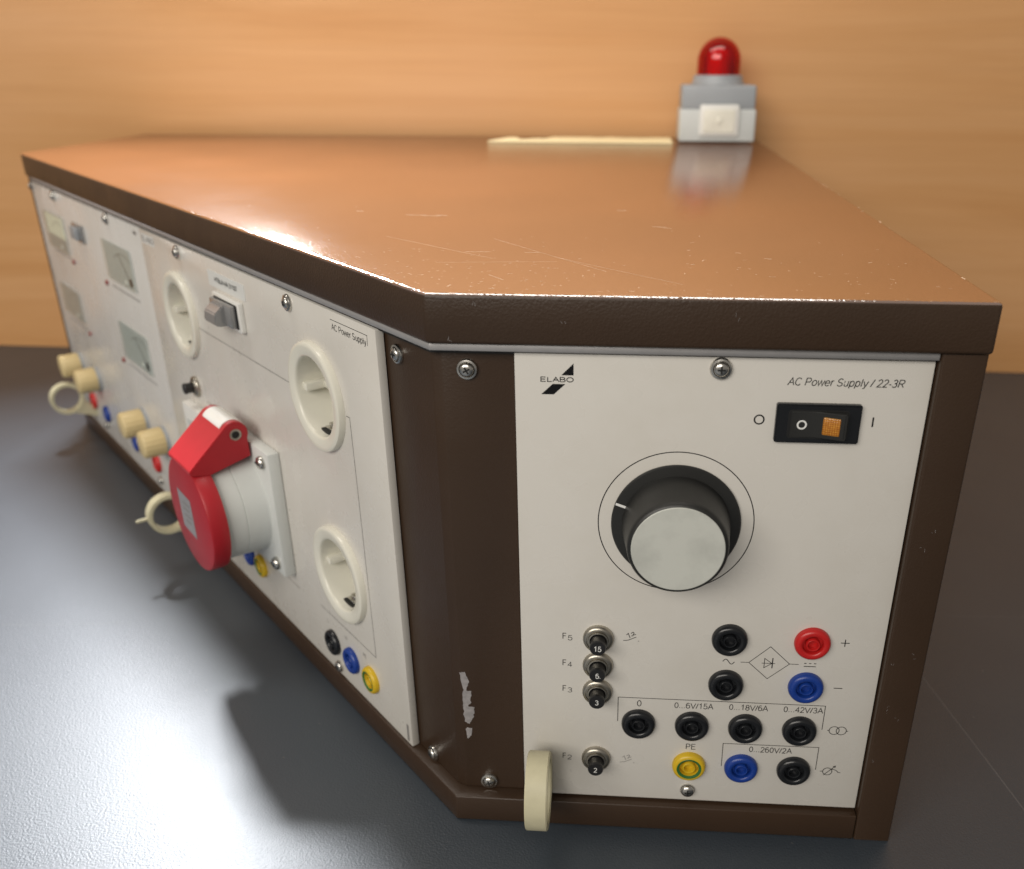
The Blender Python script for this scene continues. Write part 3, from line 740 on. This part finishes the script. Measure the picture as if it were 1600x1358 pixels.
for c_ in chips: finish(flat([blob(c_, 0.3, rn)], 0.05 + 0.004 * chips.index(c_)), 'paint_chip', M_chip, PS, CHW, 0)

# --- scratches and scuffs on the lid
b = bmesh.new(); rn = random.Random(11)
def scr(x, y, ang, ln, wd, z=HT + 0.04, bend=0.0, bm=None):
    n = 6; pts = []
    for i in range(n + 1):
        t_ = i / n - 0.5
        pts.append((x + ln * t_ * math.cos(ang) - bend * (t_ * t_ - .25) * math.sin(ang), y + ln * t_ * math.sin(ang) + bend * (t_ * t_ - .25) * math.cos(ang)))
    stroke([pts], wd, z, bm)
for _ in range(150):
    u = rn.random(); x = rn.uniform(-20, 155) if u < 0.75 else rn.uniform(-200, 150)
    y = 2 + abs(rn.gauss(0, 45)) if u < 0.75 else rn.uniform(10, 300)
    if x < 0 and y < -x * 1.06 + 4: continue
    scr(x, y, rn.uniform(-0.6, 0.6) + (math.pi / 2 if rn.random() < 0.25 else 0), rn.uniform(0.4, 2.2) * rn.random() + 0.3, rn.uniform(0.05, 0.22), bm=b, bend=rn.uniform(-.3, .3))
for _ in range(120):
    x = rn.gauss(8, 32); y = max(1.5, abs(rn.gauss(0, 30)))
    if x < 0 and y < -x * 1.06 + 3: y = -x * 1.06 + 3 + abs(rn.gauss(0, 14))
    if x > 158: continue
    scr(x, y, rn.uniform(-0.8, 0.8), rn.uniform(0.2, 1.0), rn.uniform(0.06, 0.22), bm=b)
for x, y, a_, l_, w_ in ((30, 60, -0.9, 70, 0.085), (55, 35, -0.75, 55, 0.085), (15, 45, 0.1, 40, 0.085), (-10, 70, -0.7, 60, 0.085), (18, 22, -0.9, 9, 0.14), (72, 117, -0.55, 8, 0.25), (70.5, 118.5, -0.4, 6, 0.2), (6, 62, 0.05, 9, 0.2), (25, 62, 0.0, 5, 0.2), (-33, 141, 0.02, 9, 0.35), (-26, 139.6, 0.1, 8, 0.3), (-22, 141, -0.1, 5, 0.4), (55, 160, 0, 4, 0.4), (-60, 150, 0.1, 3, 0.5)):
    scr(x, y, a_, l_, w_, bm=b, bend=rn.uniform(-1.5, 1.5))
for _ in range(38):
    x = min(161, abs(rn.gauss(0, 70))); scr(x, 0.25 + rn.random() * 0.9, rn.uniform(-.3, .3), rn.uniform(0.4, 2.2), rn.uniform(0.1, 0.3), HT + 0.02, bm=b)
for _ in range(45):
    s_ = rn.uniform(2, 200); q = lp(s_, 0.4 + rn.random()); scr(q[0], q[1], math.atan2(dS.y, dS.x) + rn.uniform(-.2, .2), rn.uniform(0.5, 3), rn.uniform(0.1, 0.3), HT + 0.02, bm=b)
for _ in range(25):
    y = rn.uniform(2, 500); scr(W - 0.4 - rn.random(), y, 1.57 + rn.uniform(-.2, .2), rn.uniform(0.6, 3.5), rn.uniform(0.15, 0.4), HT + 0.02, bm=b)
o = finish(b, 'scratches', M_scr, lid, I4, 0); o['kind'] = 'stuff'
# scuffs on the fronts
b = bmesh.new()
for x, z in ((156.5, 131), (154.0, 125), (151.6, 80), (153.0, 62), (152.4, 60.6), (158.4, 84), (156.2, 57), (151.3, 38), (7, 190.5), (40, 196), (90, 199), (14, 202)):
    for _ in range(2): scr(x + rn.uniform(-1, 1), z + rn.uniform(-1, 1), rn.uniform(0, 3), rn.uniform(0.4, 1.4), rn.uniform(0.04, 0.10), 2.86 if z < 188 else 4.45, bm=b)
o = finish(b, 'scuffs', M_chip, PS, FRONT(0, 0), 0); o['kind'] = 'stuff'

# --- scratches and dust on the table
b = bmesh.new(); rn = random.Random(5)
for x, y, a_, l_, w_ in ((-60, -40, 1.2, 40, 0.12), (215, 40, 1.75, 190, 0.35), (260, 160, 0.05, 60, 0.3), (-230, 120, 0.1, 70, 0.25)):
    scr(x, y, a_, l_, w_, 0.05, rn.uniform(-6, 6), b)
for _ in range(90):
    scr(rn.uniform(-420, 420), rn.uniform(-120, 420), rn.uniform(0, 3.1), rn.uniform(0.4, 1.6), rn.uniform(0.3, 0.8), 0.06, 0, b)
M_dust = mat('grey_dust', (0.13, 0.13, 0.135), 0.5)
o = finish(b, 'table_scratches', M_dust, table, I4, 0); o['kind'] = 'stuff'

# ------------------------------------------------------------------ signal lamp on the lid
LX, LY, LZ = 126.9, 529.5, HT
LM = T(LX, LY, LZ)
SL = empty('signal_lamp', LM)
SL['label'] = 'small red domed signal lamp on a grey box standing on the lid'
SL['category'] = 'signal lamp'
def tz(bm): return bm
finish(box(-30.3, 30.3, 0, 46, 0.3, 24.7, 1.6, 3), 'box_base', M_lampwhite, SL, LM, 40)
finish(box(-29.2, 29.2, 0.7, 45.2, 24.0, 42.3, 1.8, 3), 'box_cover', M_lampgrey, SL, LM, 40)
pw = LM @ T(1.0, 0.05, 16.6) @ Matrix.Rotation(math.pi / 2, 4, 'X')
sw = finish(prism(rrect(-15.5, 15.5, -11.6, 11.6, 1.8, 4), -0.1, 2.6, 0.6, 2), 'push_switch', M_white, SL, pw, 40)
finish(prism(rrect(-12.4, 12.4, -9.2, 8.0, 1.0, 4), 2.4, 3.6, 0.5, 2), 'switch_plate', M_ivory, sw, pw, 40)
finish(lathe([(2.4, 3.5), (2.0, 4.4), (0, 4.8)], 20), 'switch_nub', M_ivory, sw, pw, 40)
cl = LM @ T(0, 23, 42.2)
finish(lathe([(21.5, 0), (21.5, 1.0), (20.2, 2.2), (19.6, 6.4), (18.6, 7.2), (0, 7.2)], 56), 'lamp_collar', M_lampgrey, SL, cl, 40)
R_ = 17.2
dp = [(R_, 7.0), (R_, 17.5)] + [(R_ * math.cos(math.radians(t_)), 17.5 + R_ * math.sin(math.radians(t_))) for t_ in range(10, 90, 10)] + [(0, 17.5 + R_)]
di = [(0, 16.5 + R_ - 0.8)] + [((R_ - 1.8) * math.cos(math.radians(t_)), 17.3 + (R_ - 1.8) * math.sin(math.radians(t_))) for t_ in range(80, -1, -10)] + [(R_ - 1.8, 7.0)]
finish(lathe(dp + di, 56), 'lamp_dome', M_dome, SL, cl, 60)
finish(lathe([(9.2, 7.2), (9.2, 21), (8.0, 24), (4, 26), (0, 26.5)], 40), 'lamp_bulb', M_bulb, SL, cl, 50)

# ------------------------------------------------------------------ paper strip at the rear of the lid
rn = random.Random(2)
front_e = [(-57 + 148 * i / 24, 517.0 - 5.5 * i / 24 + rn.uniform(-.4, .4)) for i in range(25)]
back_e = []
for i in range(24, -1, -1):
    x = -57 + 148 * i / 24
    y = 562 if x > -8 else (545 if x > -26 else (538 if x > -33 else 556))
    if x < -46: y = 517 + (x + 58) * 3
    back_e.append((x, y + rn.uniform(-3, 3)))
ps = finish(prism(front_e + back_e, HT + 0.1, HT + 0.9), 'paper_strip', M_paper, None, I4, 0)
ps['label'] = 'torn cream paper strip lying at the back of the brown lid beside the lamp'
ps['category'] = 'paper strip'
